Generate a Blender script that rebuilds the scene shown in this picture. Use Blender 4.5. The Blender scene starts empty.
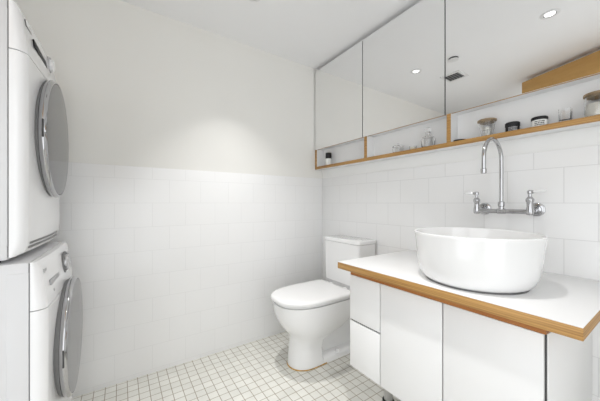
import bpy, bmesh, math, random
from mathutils import Vector, Matrix
random.seed(4)
S = 1.09            # camera height in metres: all plan figures below are in units of the camera height
scene = bpy.context.scene
COL = scene.collection

# ------------------------------------------------------------------ camera, world, light, exposure
cam = bpy.data.cameras.new('camera')
cam.sensor_fit = 'HORIZONTAL'
cam.sensor_width = 36.0
cam.lens = 16.0
cam.shift_y = 0.0042
cam.clip_start = 0.01
camo = bpy.data.objects.new('camera', cam)
COL.objects.link(camo)
camo.location = (0, 0, S)
camo.rotation_euler = (math.radians(90), 0, math.radians(-33.9))
scene.camera = camo

world = bpy.data.worlds.new('world')
scene.world = world
world.use_nodes = True
bg = world.node_tree.nodes['Background']
bg.inputs[0].default_value = (0.93, 0.965, 1.0, 1)
bg.inputs[1].default_value = 1.5
SPOT_W = 3.1
REAR_FILL_W = 5.6
SIDE_FILL_W = 4.0

vs = scene.view_settings
vs.view_transform = 'Standard'
vs.look = 'None'
vs.gamma = 1
vs.use_curve_mapping = False
vs.exposure = 0.16
scene.display_settings.display_device = 'sRGB'
scene.cycles.max_bounces = 16
scene.cycles.diffuse_bounces = 10
scene.cycles.glossy_bounces = 8
scene.cycles.transmission_bounces = 10
scene.cycles.use_denoising = True
scene.cycles.sample_clamp_indirect = 6

# room limits
XL, XR, YB, YF, ZC = -0.95, 1.428, 1.787, -0.95, 2.13
# added fill lamp behind the camera, outside the rear opening
ld = bpy.data.lights.new('rear_fill', 'AREA')
ld.shape = 'RECTANGLE'; ld.size = 1.08 * S; ld.size_y = 1.95 * S
ld.energy = REAR_FILL_W
lo = bpy.data.objects.new('rear_fill', ld)
COL.objects.link(lo)
lo.location = (0.05 * S, (YF - 0.10) * S, 1.0 * S)
lo.rotation_euler = (math.radians(90), 0, 0)     # faces +Y, into the room

# second added fill lamp, outside the left wall beside the camera
ld = bpy.data.lights.new('side_fill', 'AREA')
ld.shape = 'RECTANGLE'; ld.size = 1.45 * S; ld.size_y = 1.95 * S
ld.energy = SIDE_FILL_W
lo = bpy.data.objects.new('side_fill', ld)
COL.objects.link(lo)
lo.location = ((XL - .12) * S, -.05 * S, 1.0 * S)
lo.rotation_euler = (math.radians(90), 0, math.radians(-90))     # faces +X

# ------------------------------------------------------------------ materials
def new_mat(name):
    m = bpy.data.materials.new(name); m.use_nodes = True
    return m, m.node_tree.nodes, m.node_tree.links, m.node_tree.nodes['Principled BSDF']

def plain(name, col, rough=0.5, metal=0.0, spec=0.5, coat=0.0, noise=0.0, nscale=30, bump=0.0, trans=0.0, ior=1.45):
    m, n, l, b = new_mat(name)
    b.inputs['Base Color'].default_value = (*col, 1)
    b.inputs['Roughness'].default_value = rough
    b.inputs['Metallic'].default_value = metal
    b.inputs['Specular IOR Level'].default_value = spec
    b.inputs['Coat Weight'].default_value = coat
    b.inputs['Transmission Weight'].default_value = trans
    b.inputs['IOR'].default_value = ior
    if noise or bump:
        tc = n.new('ShaderNodeTexCoord'); nt = n.new('ShaderNodeTexNoise')
        nt.inputs['Scale'].default_value = nscale; nt.inputs['Detail'].default_value = 4
        l.new(tc.outputs['Object'], nt.inputs['Vector'])
        if noise:
            r = n.new('ShaderNodeValToRGB')
            r.color_ramp.elements[0].color = (*[c * (1 - noise) for c in col], 1)
            r.color_ramp.elements[1].color = (*[min(1, c * (1 + noise)) for c in col], 1)
            r.color_ramp.elements[0].position = .35; r.color_ramp.elements[1].position = .65
            l.new(nt.outputs['Fac'], r.inputs['Fac']); l.new(r.outputs['Color'], b.inputs['Base Color'])
        if bump:
            bp = n.new('ShaderNodeBump'); bp.inputs['Strength'].default_value = bump; bp.inputs['Distance'].default_value = .002
            l.new(nt.outputs['Fac'], bp.inputs['Height']); l.new(bp.outputs['Normal'], b.inputs['Normal'])
    return m

def brick_mat(name, ua, va, u0, v0, w, h, mortar, c1, c2, cm, offset, rough, bump, rough_m=.7, smooth=.2, mottling=0.0):
    """tiles in plan metres; ua / va are the world axes ('X','Y','Z')"""
    m, n, l, b = new_mat(name)
    tc = n.new('ShaderNodeTexCoord'); sp = n.new('ShaderNodeSeparateXYZ'); cb = n.new('ShaderNodeCombineXYZ')
    l.new(tc.outputs['Object'], sp.inputs[0])
    for ax, o0, k in ((ua, u0, 0), (va, v0, 1)):
        a = n.new('ShaderNodeMath'); a.operation = 'SUBTRACT'; a.inputs[1].default_value = o0
        l.new(sp.outputs[ax], a.inputs[0]); l.new(a.outputs[0], cb.inputs[k])
    br = n.new('ShaderNodeTexBrick')
    br.offset = offset; br.offset_frequency = 2; br.squash = 1
    br.inputs['Scale'].default_value = 1; br.inputs['Brick Width'].default_value = w; br.inputs['Row Height'].default_value = h
    br.inputs['Mortar Size'].default_value = mortar; br.inputs['Mortar Smooth'].default_value = smooth
    br.inputs['Bias'].default_value = 0
    br.inputs['Color1'].default_value = (*c1, 1); br.inputs['Color2'].default_value = (*c2, 1); br.inputs['Mortar'].default_value = (*cm, 1)
    l.new(cb.outputs[0], br.inputs['Vector'])
    colout = br.outputs['Color']
    if mottling:
        nt = n.new('ShaderNodeTexNoise'); nt.inputs['Scale'].default_value = 9; nt.inputs['Detail'].default_value = 6
        l.new(tc.outputs['Object'], nt.inputs['Vector'])
        mr = n.new('ShaderNodeMapRange'); mr.inputs[1].default_value = .3; mr.inputs[2].default_value = .7
        mr.inputs[3].default_value = 1 - mottling; mr.inputs[4].default_value = 1.0
        l.new(nt.outputs['Fac'], mr.inputs[0])
        mx = n.new('ShaderNodeMix'); mx.data_type = 'RGBA'; mx.blend_type = 'MULTIPLY'; mx.inputs[0].default_value = 1
        l.new(colout, mx.inputs[6]); l.new(mr.outputs[0], mx.inputs[7]); colout = mx.outputs[2]
    l.new(colout, b.inputs['Base Color'])
    mr = n.new('ShaderNodeMapRange'); mr.inputs[3].default_value = rough; mr.inputs[4].default_value = rough_m
    l.new(br.outputs['Fac'], mr.inputs[0]); l.new(mr.outputs[0], b.inputs['Roughness'])
    bp = n.new('ShaderNodeBump'); bp.invert = True; bp.inputs['Strength'].default_value = bump; bp.inputs['Distance'].default_value = .001
    l.new(br.outputs['Fac'], bp.inputs['Height']); l.new(bp.outputs['Normal'], b.inputs['Normal'])
    return m

def wood_mat(name, ca, cb_, stretch, scale=1.0, rough=.5):
    m, n, l, b = new_mat(name)
    tc = n.new('ShaderNodeTexCoord'); mp = n.new('ShaderNodeMapping'); mp.inputs['Scale'].default_value = stretch
    nt = n.new('ShaderNodeTexNoise'); nt.inputs['Scale'].default_value = scale; nt.inputs['Detail'].default_value = 5; nt.inputs['Roughness'].default_value = .6
    r = n.new('ShaderNodeValToRGB')
    r.color_ramp.elements[0].color = (*ca, 1); r.color_ramp.elements[1].color = (*cb_, 1)
    r.color_ramp.elements[0].position = .33; r.color_ramp.elements[1].position = .62
    l.new(tc.outputs['Object'], mp.inputs[0]); l.new(mp.outputs[0], nt.inputs['Vector'])
    l.new(nt.outputs['Fac'], r.inputs['Fac']); l.new(r.outputs['Color'], b.inputs['Base Color'])
    b.inputs['Roughness'].default_value = rough
    return m

def glass_mat(name, col=(1, 1, 1), rough=0.0, ior=1.45):
    return plain(name, col, rough=rough, trans=1.0, ior=ior)

def emit_mat(name, col, st):
    m, n, l, b = new_mat(name)
    b.inputs['Emission Color'].default_value = (*col, 1); b.inputs['Emission Strength'].default_value = st
    return m

TW, TH = .1825 * S, .1395 * S
M = {}
WALLW = (.86, .86, .86)
M['paint'] = plain('cream_wall_paint', (.790, .782, .752), rough=.75, noise=.006, nscale=3, bump=.03)
M['paint_white'] = plain('white_wall_paint', (.79, .79, .78), rough=.75, noise=.006, nscale=3, bump=.03)
M['ceiling'] = plain('white_ceiling_paint', (.86, .86, .865), rough=.8, noise=.005, nscale=3)
M['tile_back'] = brick_mat('white_wall_tile_back', 'X', 'Z', (-.1195 - .5 * .1825) * S, S, TW, TH, .0016, WALLW, (.85, .85, .85), (.75, .75, .75), .5, .22, .35)
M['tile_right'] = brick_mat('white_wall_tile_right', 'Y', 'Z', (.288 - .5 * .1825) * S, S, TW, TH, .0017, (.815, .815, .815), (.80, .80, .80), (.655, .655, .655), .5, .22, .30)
M['floor'] = brick_mat('mosaic_floor_tile', 'X', 'Y', -.118 * S, (YB - .012) * S, .0493 * S, .0493 * S, .0020, (.76, .755, .71), (.70, .695, .65), (.33, .29, .22), 0.0, .35, .4, mottling=.10)
M['lacquer'] = plain('white_lacquer', (.80, .80, .80), rough=.28)
M['laminate'] = plain('white_laminate', (.77, .77, .77), rough=.35)
M['enamel'] = plain('white_appliance_enamel', (.86, .86, .87), rough=.25, coat=.3)
M['enamel_shaded'] = plain('shaded_appliance_side_steel', (.68, .68, .69), rough=.4)  # side steel, darker than the front: its shade is in the colour
M['porcelain'] = plain('white_porcelain', (.80, .80, .80), rough=.10, coat=.5)
M['seat'] = plain('white_seat_plastic', (.78, .78, .78), rough=.22)
M['mirror'] = plain('mirror_silver', (.92, .92, .92), rough=0.0, metal=1.0)
M['chrome'] = plain('polished_chrome', (.50, .50, .51), rough=.04, metal=1.0)
M['steel'] = plain('brushed_steel', (.62, .62, .62), rough=.3, metal=1.0)
M['gap'] = plain('dark_gap', (.06, .06, .06), rough=.7)
M['grey_seam'] = plain('grey_seam', (.20, .20, .20), rough=.6)
M['seam_shade'] = plain('door_seam_shade', (.16, .16, .16), rough=.6)
M['dark_glass'] = plain('smoked_door_glass', (.10, .10, .105), rough=.05, spec=.4)
M['black'] = plain('black_plastic', (.014, .014, .016), rough=.45, spec=.3)
M['grey'] = plain('grey_print', (.42, .42, .43), rough=.5)
M['silver'] = plain('silver_plastic', (.55, .55, .56), rough=.25, metal=.6)
M['ply'] = wood_mat('honey_plywood_edge', (.26, .122, .032), (.50, .285, .088), (2, 2.5, 240), 1.0, .45)
M['ply_dark'] = wood_mat('red_brown_plywood', (.30, .10, .02), (.42, .17, .04), (2, 3, 60), 1.0, .5)
M['panel_wood'] = wood_mat('honey_wood_panel', (.52, .295, .090), (.60, .35, .115), (3, 3, 14), 1.0, .5)
M['lid_wood'] = wood_mat('jar_lid_wood', (.20, .14, .08), (.34, .245, .145), (40, 40, 60), 1.0, .55)
M['glass'] = glass_mat('clear_glass')
M['frost'] = plain('white_powder', (.80, .78, .72), rough=.9, noise=.05, nscale=80)
M['cotton'] = plain('white_cotton', (.85, .84, .80), rough=.95, noise=.06, nscale=120, bump=.4)
M['label'] = plain('white_label', (.78, .78, .76), rough=.6)
M['wax'] = plain('cream_wax', (.82, .77, .62), rough=.5)
M['sealant'] = plain('yellowed_sealant', (.45, .27, .07), rough=.7, noise=.3, nscale=40)
M['print'] = plain('black_print', (.03, .03, .03), rough=.6)
M['bulb'] = emit_mat('lamp_diffuser', (1, .99, .97), 2.0)
M['reflector'] = plain('lamp_reflector', (.7, .7, .7), rough=.2, metal=.9)
M['vent_dark'] = plain('dark_recess', (.10, .10, .10), rough=.8)
M['vent_slat'] = plain('vent_slat_grey', (.22, .22, .22), rough=.5)

# ------------------------------------------------------------------ mesh helpers (all in camera-height units)
def box(bm, x0, x1, y0, y1, z0, z1, bevel=0.0, seg=2, mtx=None):
    t = bmesh.new()
    bmesh.ops.create_cube(t, size=1)
    for v in t.verts:
        v.co = Vector((x0 + (v.co.x + .5) * (x1 - x0), y0 + (v.co.y + .5) * (y1 - y0), z0 + (v.co.z + .5) * (z1 - z0)))
    if bevel:
        bmesh.ops.bevel(t, geom=t.edges[:], offset=bevel, segments=seg, profile=.5, affect='EDGES')
    merge(bm, t, mtx)

def merge(bm, t, mtx=None):
    if mtx is not None: bmesh.ops.transform(t, matrix=mtx, verts=t.verts)
    me = bpy.data.meshes.new('tmp'); t.to_mesh(me); t.free(); bm.from_mesh(me); bpy.data.meshes.remove(me)

def frame_of(d):
    d = d.normalized()
    a = Vector((0, 0, 1)) if abs(d.z) < .95 else Vector((1, 0, 0))
    u = d.cross(a).normalized(); v = d.cross(u).normalized()
    return u, v

def bridge(bm, rings, closed=True, cap0=True, cap1=True):
    vr = [[bm.verts.new(p) for p in r] for r in rings]
    n = len(vr[0])
    for a, b in zip(vr, vr[1:]):
        for i in range(n if closed else n - 1):
            j = (i + 1) % n
            bm.faces.new((a[i], a[j], b[j], b[i]))
    if cap0 and closed: bm.faces.new(list(reversed(vr[0])))
    if cap1 and closed: bm.faces.new(vr[-1])

def tube(bm, pts, r, seg=16, cap=True):
    pts = [Vector(p) for p in pts]
    rs = r if isinstance(r, (list, tuple)) else [r] * len(pts)
    rings = []; u = None
    for i, p in enumerate(pts):
        d = (pts[min(i + 1, len(pts) - 1)] - pts[max(i - 1, 0)]).normalized()
        if u is None: u, v = frame_of(d)
        else:
            u = (u - d * u.dot(d)).normalized(); v = d.cross(u).normalized()
        rings.append([p + (u * math.cos(2 * math.pi * k / seg) + d.cross(u) * math.sin(2 * math.pi * k / seg)) * rs[i] for k in range(seg)])
    t = bmesh.new(); bridge(t, rings, True, cap, cap); bmesh.ops.recalc_face_normals(t, faces=t.faces); merge(bm, t)

def lathe(bm, prof, c, axis='Z', seg=48, close=False):
    """prof: (radius, along axis) pairs; radius 0 ends are poles"""
    c = Vector(c); t = bmesh.new(); rows = []
    ax = {'X': (Vector((0, 1, 0)), Vector((0, 0, 1)), Vector((1, 0, 0))), 'Y': (Vector((0, 0, 1)), Vector((1, 0, 0)), Vector((0, 1, 0))), 'Z': (Vector((1, 0, 0)), Vector((0, 1, 0)), Vector((0, 0, 1)))}[axis]
    for r, h in prof:
        if r < 1e-6: rows.append([t.verts.new(c + ax[2] * h)])
        else: rows.append([t.verts.new(c + ax[2] * h + (ax[0] * math.cos(2 * math.pi * k / seg) + ax[1] * math.sin(2 * math.pi * k / seg)) * r) for k in range(seg)])
    pairs = list(zip(rows, rows[1:])) + ([(rows[-1], rows[0])] if close else [])
    for a, b in pairs:
        for k in range(seg):
            j = (k + 1) % seg
            if len(a) == 1 and len(b) == 1: continue
            if len(a) == 1: t.faces.new((a[0], b[k], b[j]))
            elif len(b) == 1: t.faces.new((a[k], a[j], b[0]))
            else: t.faces.new((a[k], a[j], b[j], b[k]))
    bmesh.ops.recalc_face_normals(t, faces=t.faces)
    merge(bm, t)

def prism(bm, poly, y0, y1, bevel=0.0, seg=3):
    """(x, z) polygon extruded along Y"""
    t = bmesh.new()
    bridge(t, [[Vector((x, y0, z)) for x, z in poly], [Vector((x, y1, z)) for x, z in poly]])
    bmesh.ops.recalc_face_normals(t, faces=t.faces)
    if bevel: bmesh.ops.bevel(t, geom=t.edges[:], offset=bevel, segments=seg, profile=.5, affect='EDGES', clamp_overlap=True)
    merge(bm, t)

def dshape(xf, xb, hw, yc, z, n=40, nose=None, ex=2.2, back_r=.02):
    """D outline, round towards -X"""
    nose = nose if nose is not None else min((xb - xf) * .62, hw * 1.25)
    xm = xf + nose; pts = []
    for k in range(n + 1):
        a = math.pi * k / n - math.pi / 2          # from -Y side round the nose to +Y side
        c, s = math.cos(a), math.sin(a)
        pts.append(Vector((xm - nose * abs(c) ** (2 / ex), yc + hw * math.copysign(abs(s) ** (2 / ex), s), z)))
    r = min(back_r, hw * .9, (xb - xm) * .9)
    for k in range(7):
        a = math.pi / 2 * k / 6
        pts.append(Vector((xb - r + r * math.sin(a), yc + hw - r + r * math.cos(a), z)))
    for k in range(7):
        a = math.pi / 2 * k / 6
        pts.append(Vector((xb - r + r * math.cos(a), yc - hw + r - r * math.sin(a), z)))
    return pts

def obj(name, bm, mat, parent=None, label=None, origin=None, sharp=35):
    """link bm as ONE mesh object; bm is in world camera-height units"""
    me = bpy.data.meshes.new(name)
    for v in bm.verts: v.co *= S
    bm.to_mesh(me); bm.free()
    if origin is None:
        origin = parent['_o'] if parent is not None and '_o' in parent else None
    if origin is None:
        origin = (0, 0, 0)
    off = Vector(origin) * S
    me.transform(Matrix.Translation(-off))
    for p in me.polygons: p.use_smooth = True
    me.set_sharp_from_angle(angle=math.radians(sharp))
    mats = mat if isinstance(mat, (list, tuple)) else [mat]
    for m in mats: me.materials.append(m)
    o = bpy.data.objects.new(name, me); COL.objects.link(o)
    if parent is not None:
        o.parent = parent
        o['_o'] = list(origin)
    else:
        o.location = off; o['_o'] = list(origin)
    if label: o['label'] = label
    return o

def tag(o, label, cat, group=None):
    o['label'] = label; o['category'] = cat
    if group: o['group'] = group
    return o

def thing(name, label, cat, loc, group=None):
    o = bpy.data.objects.new(name, None); COL.objects.link(o)
    o.empty_display_size = .05
    o.location = Vector(loc) * S; o['_o'] = list(loc)
    return tag(o, label, cat, group)

def struct(name, bm, mat):
    o = obj(name, bm, mat); o['kind'] = 'structure'
    return o

def bb(*a, **k):
    bm = bmesh.new(); box(bm, *a, **k); return bm

# ------------------------------------------------------------------ the room
struct('floor', bb(XL - .1, XR + .1, YF - .1, YB + .1, -.08, 0), M['floor'])
struct('ceiling', bb(XL - .1, XR + .1, YF - .1, YB + .1, ZC, ZC + .08), M['ceiling'])
WT = 1.209
struct('wall_back', bb(XL - .1, XR + .1, YB + .006, YB + .106, 0, ZC), M['paint'])
struct('wall_right', bb(XR + .006, XR + .106, YF - .1, YB + .006, 0, ZC), M['paint_white'])
bm = bmesh.new()                                       # left wall; wide opening added to let soft light in
box(bm, XL - .1, XL, YF - .08, -.80, 0, ZC); box(bm, XL - .1, XL, .70, YB + .006, 0, ZC); box(bm, XL - .1, XL, -.80, .70, 2.03, ZC)
struct('wall_left', bm, M['paint'])
bm = bmesh.new()                                       # unseen rear wall; opening added and sized for the fill light
box(bm, XL, -.50, YF - .08, YF, 0, ZC); box(bm, .60, XR + .006, YF - .08, YF, 0, ZC); box(bm, -.50, .60, YF - .08, YF, 2.03, ZC)
struct('wall_rear', bm, M['paint'])
struct('trim_1', bb(XL, XR + .006, YB, YB + .006, 0, WT, bevel=.0015), M['tile_back'])
struct('trim_2', bb(XR, XR + .006, YF, YB, 0, WT, bevel=.0015), M['tile_right'])

# ------------------------------------------------------------------ stacked laundry machines
YM0, YM1, YMC = 1.13, 1.68, 1.405

def machine(name, label, cat, z0, z1, zc, dx, is_dryer):
    """front plane, seam and top-edge X from dx"""
    t = thing(name, label, cat, (-.5, YMC, z0))
    xf = -.236 + dx; xs = -.275 + dx; xt = -.256 + dx
    zb = z0 + .012
    h = z1 - z0
    zp = z1 - .148                                     # bottom of the control panel
    bm = bmesh.new(); box(bm, -.83 + dx, xs - .002, YM0 + .003, YM1 - .003, zb, z1, bevel=.006)
    box(bm, xs - .05, xs - .0022, YM0 + .0015, YM0 + .01, zb + .04, z1 - .03, bevel=.002)
    body = obj('body', bm, M['enamel_shaded'], t)
    obj('gasket', bb(xs - .004, xs + .006, YM0 + .006, YM1 - .006, zb + .01, z1 - .004), M['grey_seam'], t)
    bm = bmesh.new()                                   # pressed panel outline on the near side
    box(bm, -.76 + dx, xs - .07, YM0 - .0005, YM0 + .006, z0 + .06, z1 - .10, bevel=.003)
    obj('side_pressing', bm, M['enamel_shaded'], t)
    # front fascia: rounded upright edges, cut square at the seam
    rim = []
    rr = .028
    def outline(x_front, z):
        pts = [Vector((xs + .001, YM0, z))]
        rx = min(rr, x_front - xs - .0025)
        for k in range(9):
            a = math.pi / 2 * k / 8
            pts.append(Vector((x_front - rx + rx * math.sin(a), YM0 + rr - rr * math.cos(a), z)))
        for k in range(1, 12):                         # a slight belly across the front
            f = k / 12
            pts.append(Vector((x_front + .008 * math.sin(math.pi * f), YM0 + rr + (YM1 - YM0 - 2 * rr) * f, z)))
        for k in range(9):
            a = math.pi / 2 * k / 8
            pts.append(Vector((x_front - rx + rx * math.cos(a), YM1 - rr + rr * math.sin(a), z)))
        pts.append(Vector((xs + .001, YM1, z)))
        return pts
    bm = bmesh.new()
    prof = [(xf - .026, zb + (.008 if is_dryer else 0)), (xf - .010, zb + .018), (xf - .003, zb + .04), (xf, zb + .09), (xf, zp - .02), (xf - .001, zp - .003)]
    bridge(bm, [outline(x, z) for x, z in prof]); bmesh.ops.recalc_face_normals(bm, faces=bm.faces)
    obj('front_panel', bm, M['enamel'], t)
    bm = bmesh.new()
    prof = [(xf - .0015, zp), (xf - .003, zp + .02), (xt + .004, z1 - .022), (xt - .001, z1 - .009), (xt - .006, z1 - .001), (xt - .009, z1)]
    bridge(bm, [outline(x, z) for x, z in prof]); bmesh.ops.recalc_face_normals(bm, faces=bm.faces)
    cp = obj('control_panel', bm, M['enamel'], t)
    # things printed and set on the panel: placed by y and by height up the slope
    def on_panel(y, f):
        z = zp + .02 + f * (z1 - .022 - zp - .02)
        x = xf - .003 + f * (xt + .004 - xf + .003)
        fy = (y - YM0 - rr) / (YM1 - YM0 - 2 * rr)
        return Vector((x + .008 * math.sin(math.pi * max(0, min(1, fy))), y, z))
    tilt = Matrix.Rotation(-math.atan2(.013, .106), 4, 'Y')
    def chip(y0, y1, f0, f1, thick, mat, nm, par, bevel=.001):
        c = on_panel((y0 + y1) / 2, (f0 + f1) / 2); hz = (f1 - f0) * .106 / 2
        b = bmesh.new(); box(b, -.003, thick, -(y1 - y0) / 2, (y1 - y0) / 2, -hz, hz, bevel=bevel, mtx=Matrix.Translation(c) @ tilt)
        return obj(nm, b, mat, par)
    if is_dryer:
        chip(1.225, 1.40, .36, .60, .0018, M['black'], 'display', t, .0008)
        chip(1.17, 1.235, .72, .90, .0012, M['grey_seam'], 'lint_drawer_outline', t, .0005)
        chip(1.172, 1.233, .74, .88, .0024, M['enamel'], 'lint_drawer', t, .0006)
        ky, kf, kr = 1.455, .72, .62
    else:
        chip(1.20, 1.36, .34, .50, .0016, M['grey'], 'detergent_drawer', t, .0006)
        chip(1.162, 1.178, .80, .92, .0012, M['grey'], 'logo', t, .0004)
        chip(1.182, 1.196, .84, .92, .0012, M['grey'], 'logo', t, .0004)
        chip(1.545, 1.61, .25, .85, .0014, M['grey'], 'display', t, .0006)
        chip(1.235, 1.243, .06, .14, .0012, M['grey'], 'indicator', t, .0003)
        ky, kf, kr = 1.456, .62, .88
    c = on_panel(ky, kf)
    bm = bmesh.new(); lathe(bm, [(r_ * kr, h_) for r_, h_ in [(.0, .016), (.030, .016), (.036, .013), (.038, .008), (.038, .005), (.040, .004), (.041, -.002)]], c, 'X', 36)
    k = obj('program_knob', bm, M['silver'] if not is_dryer else M['enamel'], t)
    bm = bmesh.new(); lathe(bm, [(r_ * kr, h_) for r_, h_ in [(.041, -.002), (.050, -.002), (.051, .003), (.047, .0065), (.041, .005)]], c, 'X', 36)
    obj('knob_ring', bm, M['grey_seam'] if not is_dryer else M['silver'], k)
    # round door
    dc = Vector((xf + (.001 if is_dryer else .007), 1.42, zc))
    bm = bmesh.new()
    lathe(bm, [(.212, -.004), (.220, .010), (.2245, .017), (.2265, .021), (.226, .025), (.2225, .030), (.2185, .0325), (.2155, .032), (.2145, .029), (.2145, .0)], dc, 'X', 96)
    ring = obj('door', bm, M['chrome'], t)
    bm = bmesh.new()
    lathe(bm, [(.2135, -.003), (.2205, .0075), (.2215, .0098), (.2195, .0098), (.213, .004)], dc, 'X', 96)
    obj('door_gasket', bm, M['grey_seam'], ring)
    bm = bmesh.new()
    lathe(bm, [(.2148, .029), (.2130, .0318), (.19, .0325), (.14, .0330), (.08, .0334), (.0, .0335)], dc, 'X', 96)
    obj('door_glass', bm, M['dark_glass'], ring)
    bm = bmesh.new()                                   # grip recess in the ring, on the near side
    box(bm, .0200, .0255, -.2270, -.2225, -.030, .030, bevel=.002, mtx=Matrix.Translation(dc))
    obj('door_grip', bm, M['gap'], ring)
    # bottom vents or filter flap
    if is_dryer:
        for q in range(2):
            zq = z0 + .043 + q * .013
            b = bmesh.new()
            N = 16; pr = []
            for i in range(N + 1):
                y = 1.17 + (1.58 - 1.17) * i / N
                fy = (y - YM0 - rr) / (YM1 - YM0 - 2 * rr)
                xx = xf - .0035 + .0012 * q + .008 * math.sin(math.pi * fy)
                pr.append([Vector((xx + dxx, y, zq + dz)) for dxx, dz in ((-.004, -.003), (.0015, -.003), (.0015, .003), (-.004, .003))])
            bridge(b, pr); bmesh.ops.recalc_face_normals(b, faces=b.faces)
            obj('vent_slot', b, M['grey_seam'], t)
        b = bmesh.new(); box(b, xf - .002, xf + .0030, 1.235, 1.30, z0 + .138, z0 + .143)
        obj('logo', b, M['grey'], t)
    else:
        b = bmesh.new(); box(b, xf - .004, xf + .003, 1.53, 1.63, z0 + .06, z0 + .14, bevel=.002)
        obj('filter_flap', b, M['enamel'], t)
    for x in (-.78 + dx, xs - .05):
        for y in (YM0 + .05, YM1 - .05):
            b = bmesh.new(); tube(b, [(x, y, z0), (x, y, zb + .004)], .022, 20)
            obj('foot', b, M['black'], t)
    return t

machine('washing_machine', 'white front-loading washing machine on the floor, under the dryer', 'washing machine', 0.0, .8185, .471, .045, False)
machine('tumble_dryer', 'white tumble dryer with dark round door stacked on the washing machine', 'dryer', .8185, 1.607, 1.247, 0.0, True)

# ------------------------------------------------------------------ toilet
YT = 1.372
t = thing('toilet', 'white floor-standing toilet with closed lid and square tank in the corner', 'toilet', (1.1, YT, 0))
bm = bmesh.new()
def ring_at(z, xf, xb, hw, nose=None, ex=2.2, yc=YT): return dshape(xf, xb, hw, yc, z, nose=nose, ex=ex)
rings = [ring_at(0, .856, 1.055, .097, yc=1.386), ring_at(.012, .854, 1.055, .098, yc=1.386), ring_at(.05, .858, 1.048, .096, yc=1.385), ring_at(.11, .864, 1.040, .095, yc=1.383), ring_at(.16, .865, 1.05, .098, yc=1.380),
         ring_at(.195, .854, 1.10, .112), ring_at(.23, .826, 1.16, .134), ring_at(.27, .795, 1.20, .151), ring_at(.31, .775, 1.225, .161), ring_at(.345, .763, 1.24, .166), ring_at(.385, .757, 1.25, .168), ring_at(.401, .756, 1.25, .168)]
bridge(bm, rings); bmesh.ops.recalc_face_normals(bm, faces=bm.faces)
# trapway and foot running back to the wall, deck under the tank
b2 = bmesh.new()
bridge(b2, [dshape(.93, 1.405, h_, 1.384, z, nose=.07, ex=2.2) for z, h_ in ((0, .0945), (.024, .0935), (.036, .086), (.058, .055), (.10, .050), (.22, .052), (.30, .070), (.34, .10))])
bmesh.ops.recalc_face_normals(b2, faces=b2.faces); merge(bm, b2)
b2 = bmesh.new()
bridge(b2, [dshape(1.13, 1.415, h_, YT, z, nose=.04, ex=3.5) for z, h_ in ((.30, .07), (.335, .125), (.365, .155), (.385, .165), (.394, .168), (.4005, .166))])
bmesh.ops.recalc_face_normals(b2, faces=b2.faces); merge(bm, b2)
obj('bowl', bm, M['porcelain'], t)
bm = bmesh.new()
bridge(bm, [dshape(.851, 1.08, .1005, 1.386, 0), dshape(.8505, 1.08, .101, 1.386, .003), dshape(.855, 1.08, .096, 1.386, .006)]); bmesh.ops.recalc_face_normals(bm, faces=bm.faces)
obj('sealant', bm, M['sealant'], t, label='yellowed sealant line round the foot')
def lid_ring(z, g, xb=1.225): return dshape(.746 + g, xb - g * .5, .180 - g, YT, z, nose=.24, ex=2.35, back_r=.03)
bm = bmesh.new(); bridge(bm, [lid_ring(0.4025, .024), lid_ring(0.4035, .017), lid_ring(0.4135, .016), lid_ring(0.4165, .020)]); bmesh.ops.recalc_face_normals(bm, faces=bm.faces)
obj('seat', bm, M['seat'], t)
bm = bmesh.new(); bridge(bm, [lid_ring(0.4170, .012), lid_ring(0.4180, .003), lid_ring(0.4225, .0), lid_ring(0.4325, .0), lid_ring(0.4385, .004), lid_ring(0.4420, .012), lid_ring(0.4440, .028), lid_ring(0.4460, .07), lid_ring(0.4465, .12)])
bmesh.ops.recalc_face_normals(bm, faces=bm.faces)
obj('seat_lid', bm, M['seat'], t)
for s in (-1, 1):
    bm = bmesh.new(); tube(bm, [(1.232, YT + s * .07, .400), (1.232, YT + s * .07, .438)], .014, 20)
    obj('hinge', bm, M['seat'], t)
bm = bmesh.new(); lathe(bm, [(0, .022), (.010, .021), (.014, .014), (.015, 0)], (1.165, YT - .075, .038), 'Z', 20)
obj('bolt_cap', bm, M['seat'], t)
bm = bmesh.new()
b2 = bmesh.new()
def rr_ring(x0, x1, y0, y1, z, r=.02):
    pts = []
    for cx, cy, a0 in ((x1 - r, y1 - r, 0), (x0 + r, y1 - r, 90), (x0 + r, y0 + r, 180), (x1 - r, y0 + r, 270)):
        for k in range(6):
            a = math.radians(a0 + 90 * k / 5)
            pts.append(Vector((cx + r * math.cos(a), cy + r * math.sin(a), z)))
    return pts
bridge(bm, [rr_ring(1.275, 1.415, YT - .160, YT + .160, .400), rr_ring(1.268, 1.415, YT - .166, YT + .166, .438), rr_ring(1.258, 1.42, YT - .172, YT + .172, .450), rr_ring(1.252, 1.424, YT - .176, YT + .176, .727)])
bmesh.ops.recalc_face_normals(bm, faces=bm.faces)
obj('tank', bm, M['porcelain'], t)
bm = bmesh.new()
bridge(bm, [rr_ring(1.252, 1.425, YT - .176, YT + .176, .7285), rr_ring(1.249, 1.427, YT - .1785, YT + .1785, .731), rr_ring(1.249, 1.427, YT - .1785, YT + .1785, .746), rr_ring(1.251, 1.425, YT - .177, YT + .177, .751), rr_ring(1.258, 1.420, YT - .17, YT + .17, .754)])
bmesh.ops.recalc_face_normals(bm, faces=bm.faces)
obj('tank_lid', bm, M['porcelain'], t)

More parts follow.
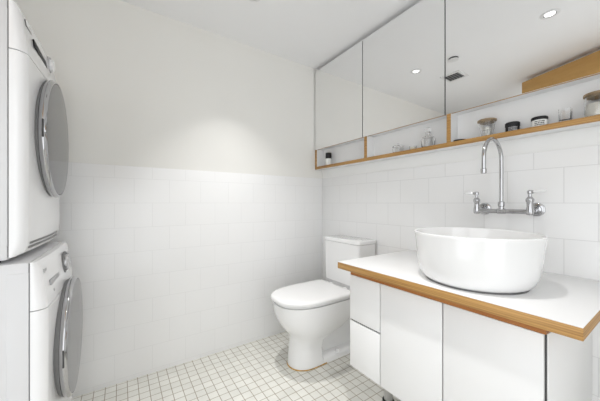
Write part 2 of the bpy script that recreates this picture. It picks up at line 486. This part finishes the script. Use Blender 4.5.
# ------------------------------------------------------------------ vanity
VX, VY0, VY1, VZ0, VZ1 = .900, .2127, .915, .235, .6625
t = thing('vanity_cabinet', 'white handleless vanity cabinet with two drawers and two doors under the basin', 'cabinet', (1.16, .56, 0))
TF = .018
obj('carcass', bb(VX + .010 + .004, XR - .001, VY0, VY1 - .0005, VZ0 + .002, VZ1, bevel=.0015), M['lacquer'], t)
obj('gap_shade', bb(VX + .009, VX + .0155, VY0 + .003, VY1 - .003, VZ0 + .004, VZ1 - .002), M['gap'], t)  # near-black strip painting the shade in the gaps between fronts
obj('top_rail', bb(VX + .0015, XR - .001, VY0 + .002, VY1 - .002, VZ1 + .0008, .687), M['ply_dark'], t, label='bare red-brown plywood strip under the worktop')
g = .0022
yd, ym = .7394, .4782
for z0, z1 in ((VZ0, .452 - .0034), (.452 + .0034, VZ1)):
    obj('drawer', bb(VX, VX + .010, yd + g, VY1, z0, z1, bevel=.0012), M['lacquer'], t)
obj('door', bb(VX, VX + .010, ym + g, yd - g, VZ0, VZ1, bevel=.0012), M['lacquer'], t)
obj('door', bb(VX, VX + .010, VY0 + .0065, ym - g, VZ0, VZ1, bevel=.0012), M['lacquer'], t)
for y in (.868, .26):
    bm = bmesh.new(); tube(bm, [(1.12, y, .012), (1.12, y, VZ0 + .004)], .021, 24)
    lg = obj('leg', bm, M['steel'], t)
    bm = bmesh.new(); lathe(bm, [(0, .0), (.028, .0), (.029, .008), (.022, .013), (0, .013)], (1.12, y, 0), 'Z', 24)
    obj('foot', bm, M['black'], lg)

t = thing('worktop', 'white laminate worktop with exposed honey plywood edge carrying the round basin', 'countertop', (1.14, .55, .687))
obj('plywood_core', bb(.866, XR - .0005, .1427, .964, .687, .7165, bevel=.0008), M['ply'], t)
obj('laminate_top', bb(.8663, XR - .0005, .143, .9637, .7165, .7185, bevel=.0005), M['laminate'], t)

BC = (1.066, .4535, .7185)
t = thing('vessel_basin', 'large round white ceramic vessel basin standing on the worktop', 'basin', BC)
bm = bmesh.new()
lathe(bm, [(0, .003), (.150, .003), (.158, .006), (.168, .014), (.176, .028), (.183, .05), (.188, .08), (.192, .115), (.195, .145), (.1975, .164), (.1985, .170), (.198, .174), (.196, .1755), (.193, .1755), (.1905, .173),
           (.187, .15), (.183, .11), (.176, .07), (.160, .042), (.13, .03), (.08, .024), (.03, .022), (0, .022)], BC, 'Z', 96)
obj('bowl', bm, M['porcelain'], t)
bm = bmesh.new(); lathe(bm, [(0, 0), (.156, 0), (.157, .0035), (0, .0035)], BC, 'Z', 96)  # grey disc standing in for the shaded gap under the basin
obj('base_gap_shade', bm, M['grey_seam'], t)
bm = bmesh.new(); lathe(bm, [(0, .028), (.016, .0275), (.022, .025), (.023, .0215)], BC, 'Z', 32)
obj('drain', bm, M['chrome'], t)

# ------------------------------------------------------------------ bridge faucet on the wall
FX, FZ, FYR, FYL, FYC = 1.345, .965, .3687, .559, .464
t = thing('wall_faucet', 'chrome wall-mounted bridge faucet with gooseneck spout above the basin', 'faucet', (XR, FYC, FZ))
bm = bmesh.new(); tube(bm, [(FX, FYR, FZ), (FX, FYL, FZ)], .0095, 20)
lathe(bm, [(.0095, -.016), (.0115, -.014), (.012, 0), (.0115, .014), (.0095, .016)], (FX, FYC, FZ), 'Y', 24)
tube(bm, [(FX, FYC, FZ), (FX, FYC, FZ + .012), (FX, FYC, FZ + .026), (FX, FYC, FZ + .030)], [.0095, .0095, .0105, .009], 20)
obj('bridge_bar', bm, M['chrome'], t)
for y, s in ((FYR, -1), (FYL, 1)):
    bm = bmesh.new()
    lathe(bm, [(0, -.014), (.010, -.013), (.0125, -.009), (.013, .0), (.012, .012), (.0105, .020), (.0105, .036), (.0135, .042), (.014, .050), (.010, .056), (.0065, .060), (.006, .070), (.009, .073), (.009, .083), (.006, .086), (0, .087)], (FX, y, FZ), 'Z', 28)
    tube(bm, [(FX, y, FZ), (XR - .03, y, FZ + .004), (XR - .004, y, FZ + .008)], [.011, .0105, .0115], 20)
    vb = obj('valve', bm, M['chrome'], t)
    bm = bmesh.new()
    lathe(bm, [(.010, -.012), (.016, -.011), (.018, -.007), (.025, -.006), (.0275, -.004), (.028, .001)], (XR - .001, y, FZ + .008), 'X', 32)
    obj('escutcheon', bm, M['chrome'], vb)
    bm = bmesh.new()
    tube(bm, [(FX, y - s * .004, FZ + .078), (FX - .002, y + s * .014, FZ + .079)], [.0075, .0055], 16)
    lv = obj('lever', bm, M['chrome'], t)
    bm = bmesh.new()
    tube(bm, [(FX - .002, y + s * .012, FZ + .079), (FX - .003, y + s * .017, FZ + .0793), (FX - .005, y + s * .034, FZ + .081), (FX - .006, y + s * .046, FZ + .082), (FX - .0065, y + s * .050, FZ + .0822)], [.005, .006, .0068, .006, .003], 16)
    obj('lever_grip', bm, M['porcelain'], lv)
bm = bmesh.new()
AR, AZ = .0845, 1.176
pts = [(FX, FYC, FZ + .02), (FX, FYC, 1.06), (FX, FYC, 1.12), (FX, FYC, AZ)]
for k in range(1, 25):
    a = math.pi * k / 24
    pts.append((FX - AR + AR * math.cos(a), FYC, AZ + AR * math.sin(a)))
pts += [(FX - 2 * AR, FYC, 1.15), (FX - 2 * AR, FYC, 1.128)]
tube(bm, pts, .0076, 20)
sp = obj('spout', bm, M['chrome'], t)
bm = bmesh.new(); lathe(bm, [(.0076, .018), (.0100, .016), (.0104, 0), (.008, -.002), (0, -.002)], (FX - 2 * AR, FYC, 1.117), 'Z', 24)
obj('aerator', bm, M['chrome'], sp)
bm = bmesh.new(); lathe(bm, [(.0080, .012), (.0115, .009), (.0125, .0), (.0115, -.009), (.0080, -.012)], (FX, FYC, FZ + .030), 'Z', 24)
obj('spout_nut', bm, M['chrome'], sp)

# ------------------------------------------------------------------ mirror cabinet with open shelf
MX = 1.352
CY0, CY1 = -.30, YB - .001
t = thing('mirror_cabinet', 'long mirror-fronted wall cabinet with open honey plywood shelf along its bottom', 'cabinet', (XR, .74, 1.279))
SZ0, SZ1, MZ0, MZ1 = 1.279, 1.3015, 1.444, 2.098
bm = bmesh.new(); box(bm, MX + .020, XR + .0055, CY0, CY1, MZ0 + .004, MZ1, bevel=.001)
obj('case', bm, M['laminate'], t)
obj('back_panel', bb(XR - .002, XR + .0055, CY0, CY1, SZ0 + .001, MZ0 + .004), M['laminate'], t)
# the shelf is white inside and shows plywood on its front edge
sh = obj('shelf', bb(MX + .0035, XR + .0055, CY0, CY1, SZ0 + .0004, SZ1, bevel=.0005), M['laminate'], t)
obj('shelf_edge', bb(MX, MX + .0035, CY0, CY1, SZ0, SZ1, bevel=.0006), M['ply'], sh, label='honey plywood front edge')
D1, D2 = 1.2315, .6885
for yc_, w_ in ((CY1 - .0105, .0105), (D1, .0112), (D2, .0098), (CY0 + .011, .011)):
    dv = obj('divider', bb(MX + .0035, XR - .002, yc_ - w_ + .0004, yc_ + w_ - .0004, SZ1, MZ0 + .004), M['laminate'], t)
    obj('divider_edge', bb(MX, MX + .0035, yc_ - w_, yc_ + w_, SZ1, MZ0 - .001, bevel=.0005), M['ply'], dv, label='honey plywood front edge')
yy = [CY1 - .001, 1.2565, .7055, CY0]
obj('door_gap_shade', bb(MX + .017, MX + .021, CY0 + .003, CY1 - .003, MZ0 + .003, MZ1 - .002), M['grey_seam'], t)  # grey strip that darkens the seams between mirror doors like shade
for a, b_ in zip(yy, yy[1:]):
    y0, y1 = b_ + .0028, a - .0028
    d = obj('door', bb(MX + .004, MX + .0165, y0, y1, MZ0 + .0008, MZ1, bevel=.0004), M['seam_shade'], t)  # core coloured dark so the seam sides look shaded
    obj('door_edge', bb(MX + .0042, MX + .0163, y0 + .0005, y1 - .0005, MZ0 + .0001, MZ0 + .0010), M['ply'], d, label='bare plywood bottom edge')
    obj('mirror', bb(MX, MX + .004, y0, y1, MZ0, MZ1), M['mirror'], d)

# ---- things on the shelf
def on_shelf(px):
    """point on the shelf, half way back, for an azimuth on the plan (image column of the photo's lens)"""
    k = (px - 300) / 266.7
    rx, ry = .5577 + .83 * k, .83 - .5577 * k
    return rx, ry
def spot(px, x=1.390):
    rx, ry = on_shelf(px)
    return (x, x / rx * ry, SZ1)

c = spot(328.5)
t = thing('pump_bottle', 'small white bottle with tall black cap in the leftmost shelf bay', 'bottle', c)
bm = bmesh.new(); lathe(bm, [(0, 0), (.021, 0), (.023, .004), (.023, .052), (.021, .056), (0, .056)], c, 'Z', 32)
obj('body', bm, M['label'], t)
bm = bmesh.new(); lathe(bm, [(0, .056), (.0225, .056), (.0235, .058), (.0235, .098), (.021, .102), (0, .102)], c, 'Z', 32)
obj('cap', bm, M['black'], t)

def glass_vessel(bm, c, prof_out, wall=.0025):
    inner = [(max(0, r - wall), h + (wall if i == 0 else 0)) for i, (r, h) in enumerate(prof_out)]
    pr = [(0, prof_out[0][1])] + prof_out + [(max(.001, prof_out[-1][0] - wall), prof_out[-1][1])] + list(reversed(inner)) + [(0, inner[0][1])]
    lathe(bm, pr, c, 'Z', 36)

c = spot(398)
t = thing('trinket_jar', 'short lidded clear glass jar in the middle shelf bay, left of the candle', 'jar', c)
bm = bmesh.new(); glass_vessel(bm, c, [(.026, 0), (.030, .004), (.031, .030), (.030, .034)])
obj('body', bm, M['glass'], t)
bm = bmesh.new(); lathe(bm, [(0, .035), (.032, .035), (.033, .039), (.020, .045), (.006, .048), (.008, .055), (0, .058)], c, 'Z', 32)
obj('lid', bm, M['glass'], t)

c = spot(413)
t = thing('tea_candle', 'small cream candle in a glass cup beside the glass decanter', 'candle', c)
bm = bmesh.new(); glass_vessel(bm, c, [(.016, 0), (.018, .003), (.019, .024)], .0015)
obj('cup', bm, M['glass'], t)
bm = bmesh.new(); lathe(bm, [(0, .0025), (.0145, .0025), (.016, .018), (0, .018)], c, 'Z', 24)
obj('wax', bm, M['wax'], t)

c = spot(428)
t = thing('glass_decanter', 'clear faceted glass decanter with ball stopper in the middle shelf bay', 'decanter', c)
bm = bmesh.new(); glass_vessel(bm, c, [(.030, 0), (.033, .006), (.034, .045), (.030, .056), (.014, .064), (.010, .070), (.011, .078), (.014, .080)], .003)
obj('body', bm, M['glass'], t)
bm = bmesh.new(); lathe(bm, [(0, .070), (.0065, .070), (.0075, .080), (.008, .083), (.014, .090), (.016, .098), (.013, .107), (0, .112)], c, 'Z', 24)
obj('stopper', bm, M['glass'], t)

c = spot(460, 1.392)
bm = bmesh.new(); lathe(bm, [(0, 0), (.022, 0), (.027, .003), (.029, .009), (.0275, .009), (.025, .004), (0, .002)], c, 'Z', 32)
tag(obj('trinket_dish', bm, M['black'], origin=c), 'low dark dish beside the divider in the right-hand shelf bay', 'dish')

c = spot(487, 1.391)
t = thing('cotton_jar', 'flared clear jar of cotton balls with round wooden lid, above the spout', 'jar', c)
bm = bmesh.new(); glass_vessel(bm, c, [(.018, 0), (.021, .003), (.022, .012), (.027, .035), (.0315, .060), (.032, .068)], .0018)
obj('body', bm, M['glass'], t)
bm = bmesh.new(); lathe(bm, [(0, .064), (.0285, .064), (.0290, .069), (.0365, .070), (.0375, .0725), (.0370, .077), (.034, .079), (0, .079)], c, 'Z', 40)
obj('lid', bm, M['lid_wood'], t, label='round wooden lid')
for k in range(9):
    rr_ = .0075
    lay = k // 3; a = k * 2.1 + lay * .7; rad = (.0075, .010, .0125)[lay]
    p = Vector((c[0] + rad * math.cos(a), c[1] + rad * math.sin(a), c[2] + .011 + lay * .0135))
    bm = bmesh.new(); bmesh.ops.create_icosphere(bm, subdivisions=2, radius=rr_)
    for v in bm.verts: v.co *= 1 + random.uniform(-.08, .08)
    bmesh.ops.translate(bm, vec=p, verts=bm.verts)
    tag(obj('cotton_ball', bm, M['cotton'], origin=p), 'white cotton ball inside the flared jar with a wooden lid', 'cotton ball', 'cotton balls in the flared jar')

def tin(px, r, h, hb, name, label, body_mat, lid_mat, print_mat, cap_lab):
    c = spot(px, 1.390)
    t = thing(name, label, 'tin', c)
    bm = bmesh.new(); lathe(bm, [(0, 0), (r - .0025, 0), (r - .001, .002), (r - .001, hb), (0, hb)], c, 'Z', 48)
    obj('body', bm, body_mat, t)
    bm = bmesh.new(); lathe(bm, [(0, hb), (r, hb), (r + .0008, hb + .002), (r + .0008, h - .003), (r - .002, h), (0, h)], c, 'Z', 48)
    obj('lid', bm, lid_mat, t)
    # printed marks on the face turned to the room: short strokes wrapped on the curved side
    base = math.atan2(-c[1], -c[0])
    bm = bmesh.new(); rnd = random.Random(int(px))
    rows = 3
    for row in range(rows):
        z0 = c[2] + hb * (.20 + .24 * row); z1 = z0 + hb * .15
        a = base - .62
        while a < base + .62:
            da = rnd.uniform(.05, .13)
            ro, ri = r - .0004, r - .002
            ring_o = [Vector((c[0] + ro * math.cos(q), c[1] + ro * math.sin(q), z)) for z in (z0, z1) for q in (a, a + da)]
            ring_i = [Vector((c[0] + ri * math.cos(q), c[1] + ri * math.sin(q), z)) for z in (z0, z1) for q in (a, a + da)]
            v = [bm.verts.new(p) for p in ring_o + ring_i]
            for f in ((0, 1, 3, 2), (4, 6, 7, 5), (0, 4, 5, 1), (2, 3, 7, 6), (0, 2, 6, 4), (1, 5, 7, 3)): bm.faces.new([v[i] for i in f])
            a += da + rnd.uniform(.03, .07)
    bmesh.ops.recalc_face_normals(bm, faces=bm.faces)
    obj('label_print', bm, print_mat, t, label=cap_lab)
tin(512.5, .0250, .042, .024, 'balm_tin', 'round black tin with pale print, between the wooden-lid jar and white tin', M['black'], M['black'], M['grey'], 'pale grey print')
tin(539.5, .0255, .041, .028, 'balm_tin', 'round white tin with black lid and black printed label on the shelf', M['label'], M['black'], M['print'], 'black print')

c = spot(565.5, 1.392)
t = thing('glass_tumbler', 'small clear square glass tumbler left of the large powder jar', 'glass', c)
bm = bmesh.new()
def sq(r, z): r = r * .78; return rr_ring(c[0] - r, c[0] + r, c[1] - r, c[1] + r, c[2] + z, r * .3)
bridge(bm, [sq(.019, 0), sq(.0205, .003), sq(.0215, .052), sq(.0200, .052), sq(.0185, .012), sq(.012, .010)])
bmesh.ops.recalc_face_normals(bm, faces=bm.faces)
obj('body', bm, M['glass'], t)

c = (1.3905, spot(598.5, 1.3905)[1], SZ1)
t = thing('storage_jar', 'large glass jar of white powder with flat wooden lid at the right end', 'jar', c)
bm = bmesh.new(); glass_vessel(bm, c, [(.031, 0), (.034, .003), (.0345, .060), (.033, .074)], .0022)
obj('body', bm, M['glass'], t)
bm = bmesh.new(); lathe(bm, [(0, .0026), (.0310, .0026), (.0318, .005), (.0318, .046), (.020, .050), (0, .048)], c, 'Z', 40)
obj('contents', bm, M['frost'], t)
bm = bmesh.new(); lathe(bm, [(0, .070), (.030, .070), (.0305, .075), (.0372, .0755), (.0378, .078), (.0372, .083), (.034, .085), (0, .085)], c, 'Z', 40)
obj('lid', bm, M['lid_wood'], t, label='flat wooden lid')

# ------------------------------------------------------------------ ceiling fittings (seen in the mirrors)
def downlight(x, y, label, power):
    t = thing('ceiling_downlight', label, 'ceiling light', (x, y, ZC), 'recessed ceiling downlights')
    bm = bmesh.new(); lathe(bm, [(.046, .0), (.046, -.0022), (.043, -.0034), (.032, -.0034), (.030, -.002), (.0295, .0)], (x, y, ZC), 'Z', 48)
    obj('trim_ring', bm, M['laminate'], t)
    bm = bmesh.new(); lathe(bm, [(.0300, -.0030), (.0285, -.0030), (.0265, -.0012), (.0262, -.0005)], (x, y, ZC), 'Z', 48)
    obj('reflector', bm, M['grey_seam'], t)
    bm = bmesh.new(); lathe(bm, [(0, -.0022), (.018, -.0020), (.0262, -.0008), (.0262, -.0002), (0, -.0002)], (x, y, ZC), 'Z', 32)
    obj('lamp_diffuser', bm, M['bulb'], t)
    L = bpy.data.lights.new('downlight_beam', 'AREA')
    L.shape = 'DISK'; L.size = .050 * S
    L.energy = power; L.spread = math.radians(80)
    L.color = (1, .99, .975)
    lob = bpy.data.objects.new('downlight_beam', L); COL.objects.link(lob)
    lob.location = (x * S, y * S, (ZC - .0028) * S)
    return t
downlight(.600, 1.345, 'round recessed ceiling downlight nearer the back wall', SPOT_W)
downlight(.574, .490, 'round recessed ceiling downlight nearer the camera', SPOT_W)

t = thing('air_vent', 'small square grey slatted air vent in the ceiling', 'vent', (.236, 1.20, ZC))
vx, vy, vr = .236, 1.21, .085
bm = bmesh.new()
box(bm, vx - vr, vx + vr, vy - vr, vy - vr + .022, ZC - .006, ZC, bevel=.001); box(bm, vx - vr, vx + vr, vy + vr - .022, vy + vr, ZC - .006, ZC, bevel=.001)
box(bm, vx - vr, vx - vr + .022, vy - vr + .022, vy + vr - .022, ZC - .006, ZC, bevel=.001); box(bm, vx + vr - .022, vx + vr, vy - vr + .022, vy + vr - .022, ZC - .006, ZC, bevel=.001)
obj('vent_frame', bm, M['laminate'], t)
obj('cavity', bb(vx - vr + .022, vx + vr - .022, vy - vr + .022, vy + vr - .022, ZC - .001, ZC), M['vent_dark'], t)
for k in range(6):
    y = vy - vr + .030 + k * .0225
    bm = bmesh.new(); box(bm, vx - vr + .022, vx + vr - .022, -.005, .005, -.001, .001, mtx=Matrix.Translation((0, y, ZC - .0035)) @ Matrix.Rotation(math.radians(20), 4, 'X'))
    obj('slat', bm, M['vent_slat'], t)
SPK = (.548, 1.06, ZC)
t = thing('sprinkler_cover', 'small round white sprinkler cover on the ceiling near the air vent', 'sprinkler cover', SPK)
bm = bmesh.new(); lathe(bm, [(0, -.016), (.032, -.016), (.036, -.014), (.036, -.012), (.033, -.011), (0, -.011)], SPK, 'Z', 40)
obj('cover_plate', bm, M['laminate'], t)
bm = bmesh.new(); lathe(bm, [(0, -.011), (.034, -.011), (.034, 0), (0, 0)], SPK, 'Z', 40)  # dark collar: the shadow under the cover put into its colour
obj('cover_gap_shade', bm, M['vent_dark'], t)

# overhead wooden cupboard hung askew under the ceiling (only seen in the right-hand mirror)
A = Vector((-.315, .885, 0)); B = Vector((-.130, .385, 0))
d = (B - A).normalized(); nrm = Vector((-d.y, d.x, 0))   # into the room (towards +X)
if nrm.x < 0: nrm = -nrm
L_ = .86
mt = Matrix(((d.x, nrm.x, 0, A.x), (d.y, nrm.y, 0, A.y), (0, 0, 1, 0), (0, 0, 0, 1)))
base = mt @ Vector((L_ / 2, -.16, 1.78))
t = thing('overhead_cupboard', 'honey wood overhead cupboard hung just below the ceiling, reflected in the right mirror', 'cupboard', base)
bm = bmesh.new(); box(bm, 0, L_, -.30, -.0165, 1.78, 2.088, bevel=.001, mtx=mt); obj('body', bm, M['panel_wood'], t)
bm = bmesh.new(); box(bm, .05, L_ - .05, -.26, -.07, 2.088, ZC, mtx=mt); obj('hanging_rail', bm, M['laminate'], t)
bm = bmesh.new(); box(bm, 0, L_, -.016, 0, 1.78, 2.09, bevel=.001, mtx=mt); obj('door', bm, M['panel_wood'], t)

for o in bpy.data.objects:
    if '_o' in o: del o['_o']
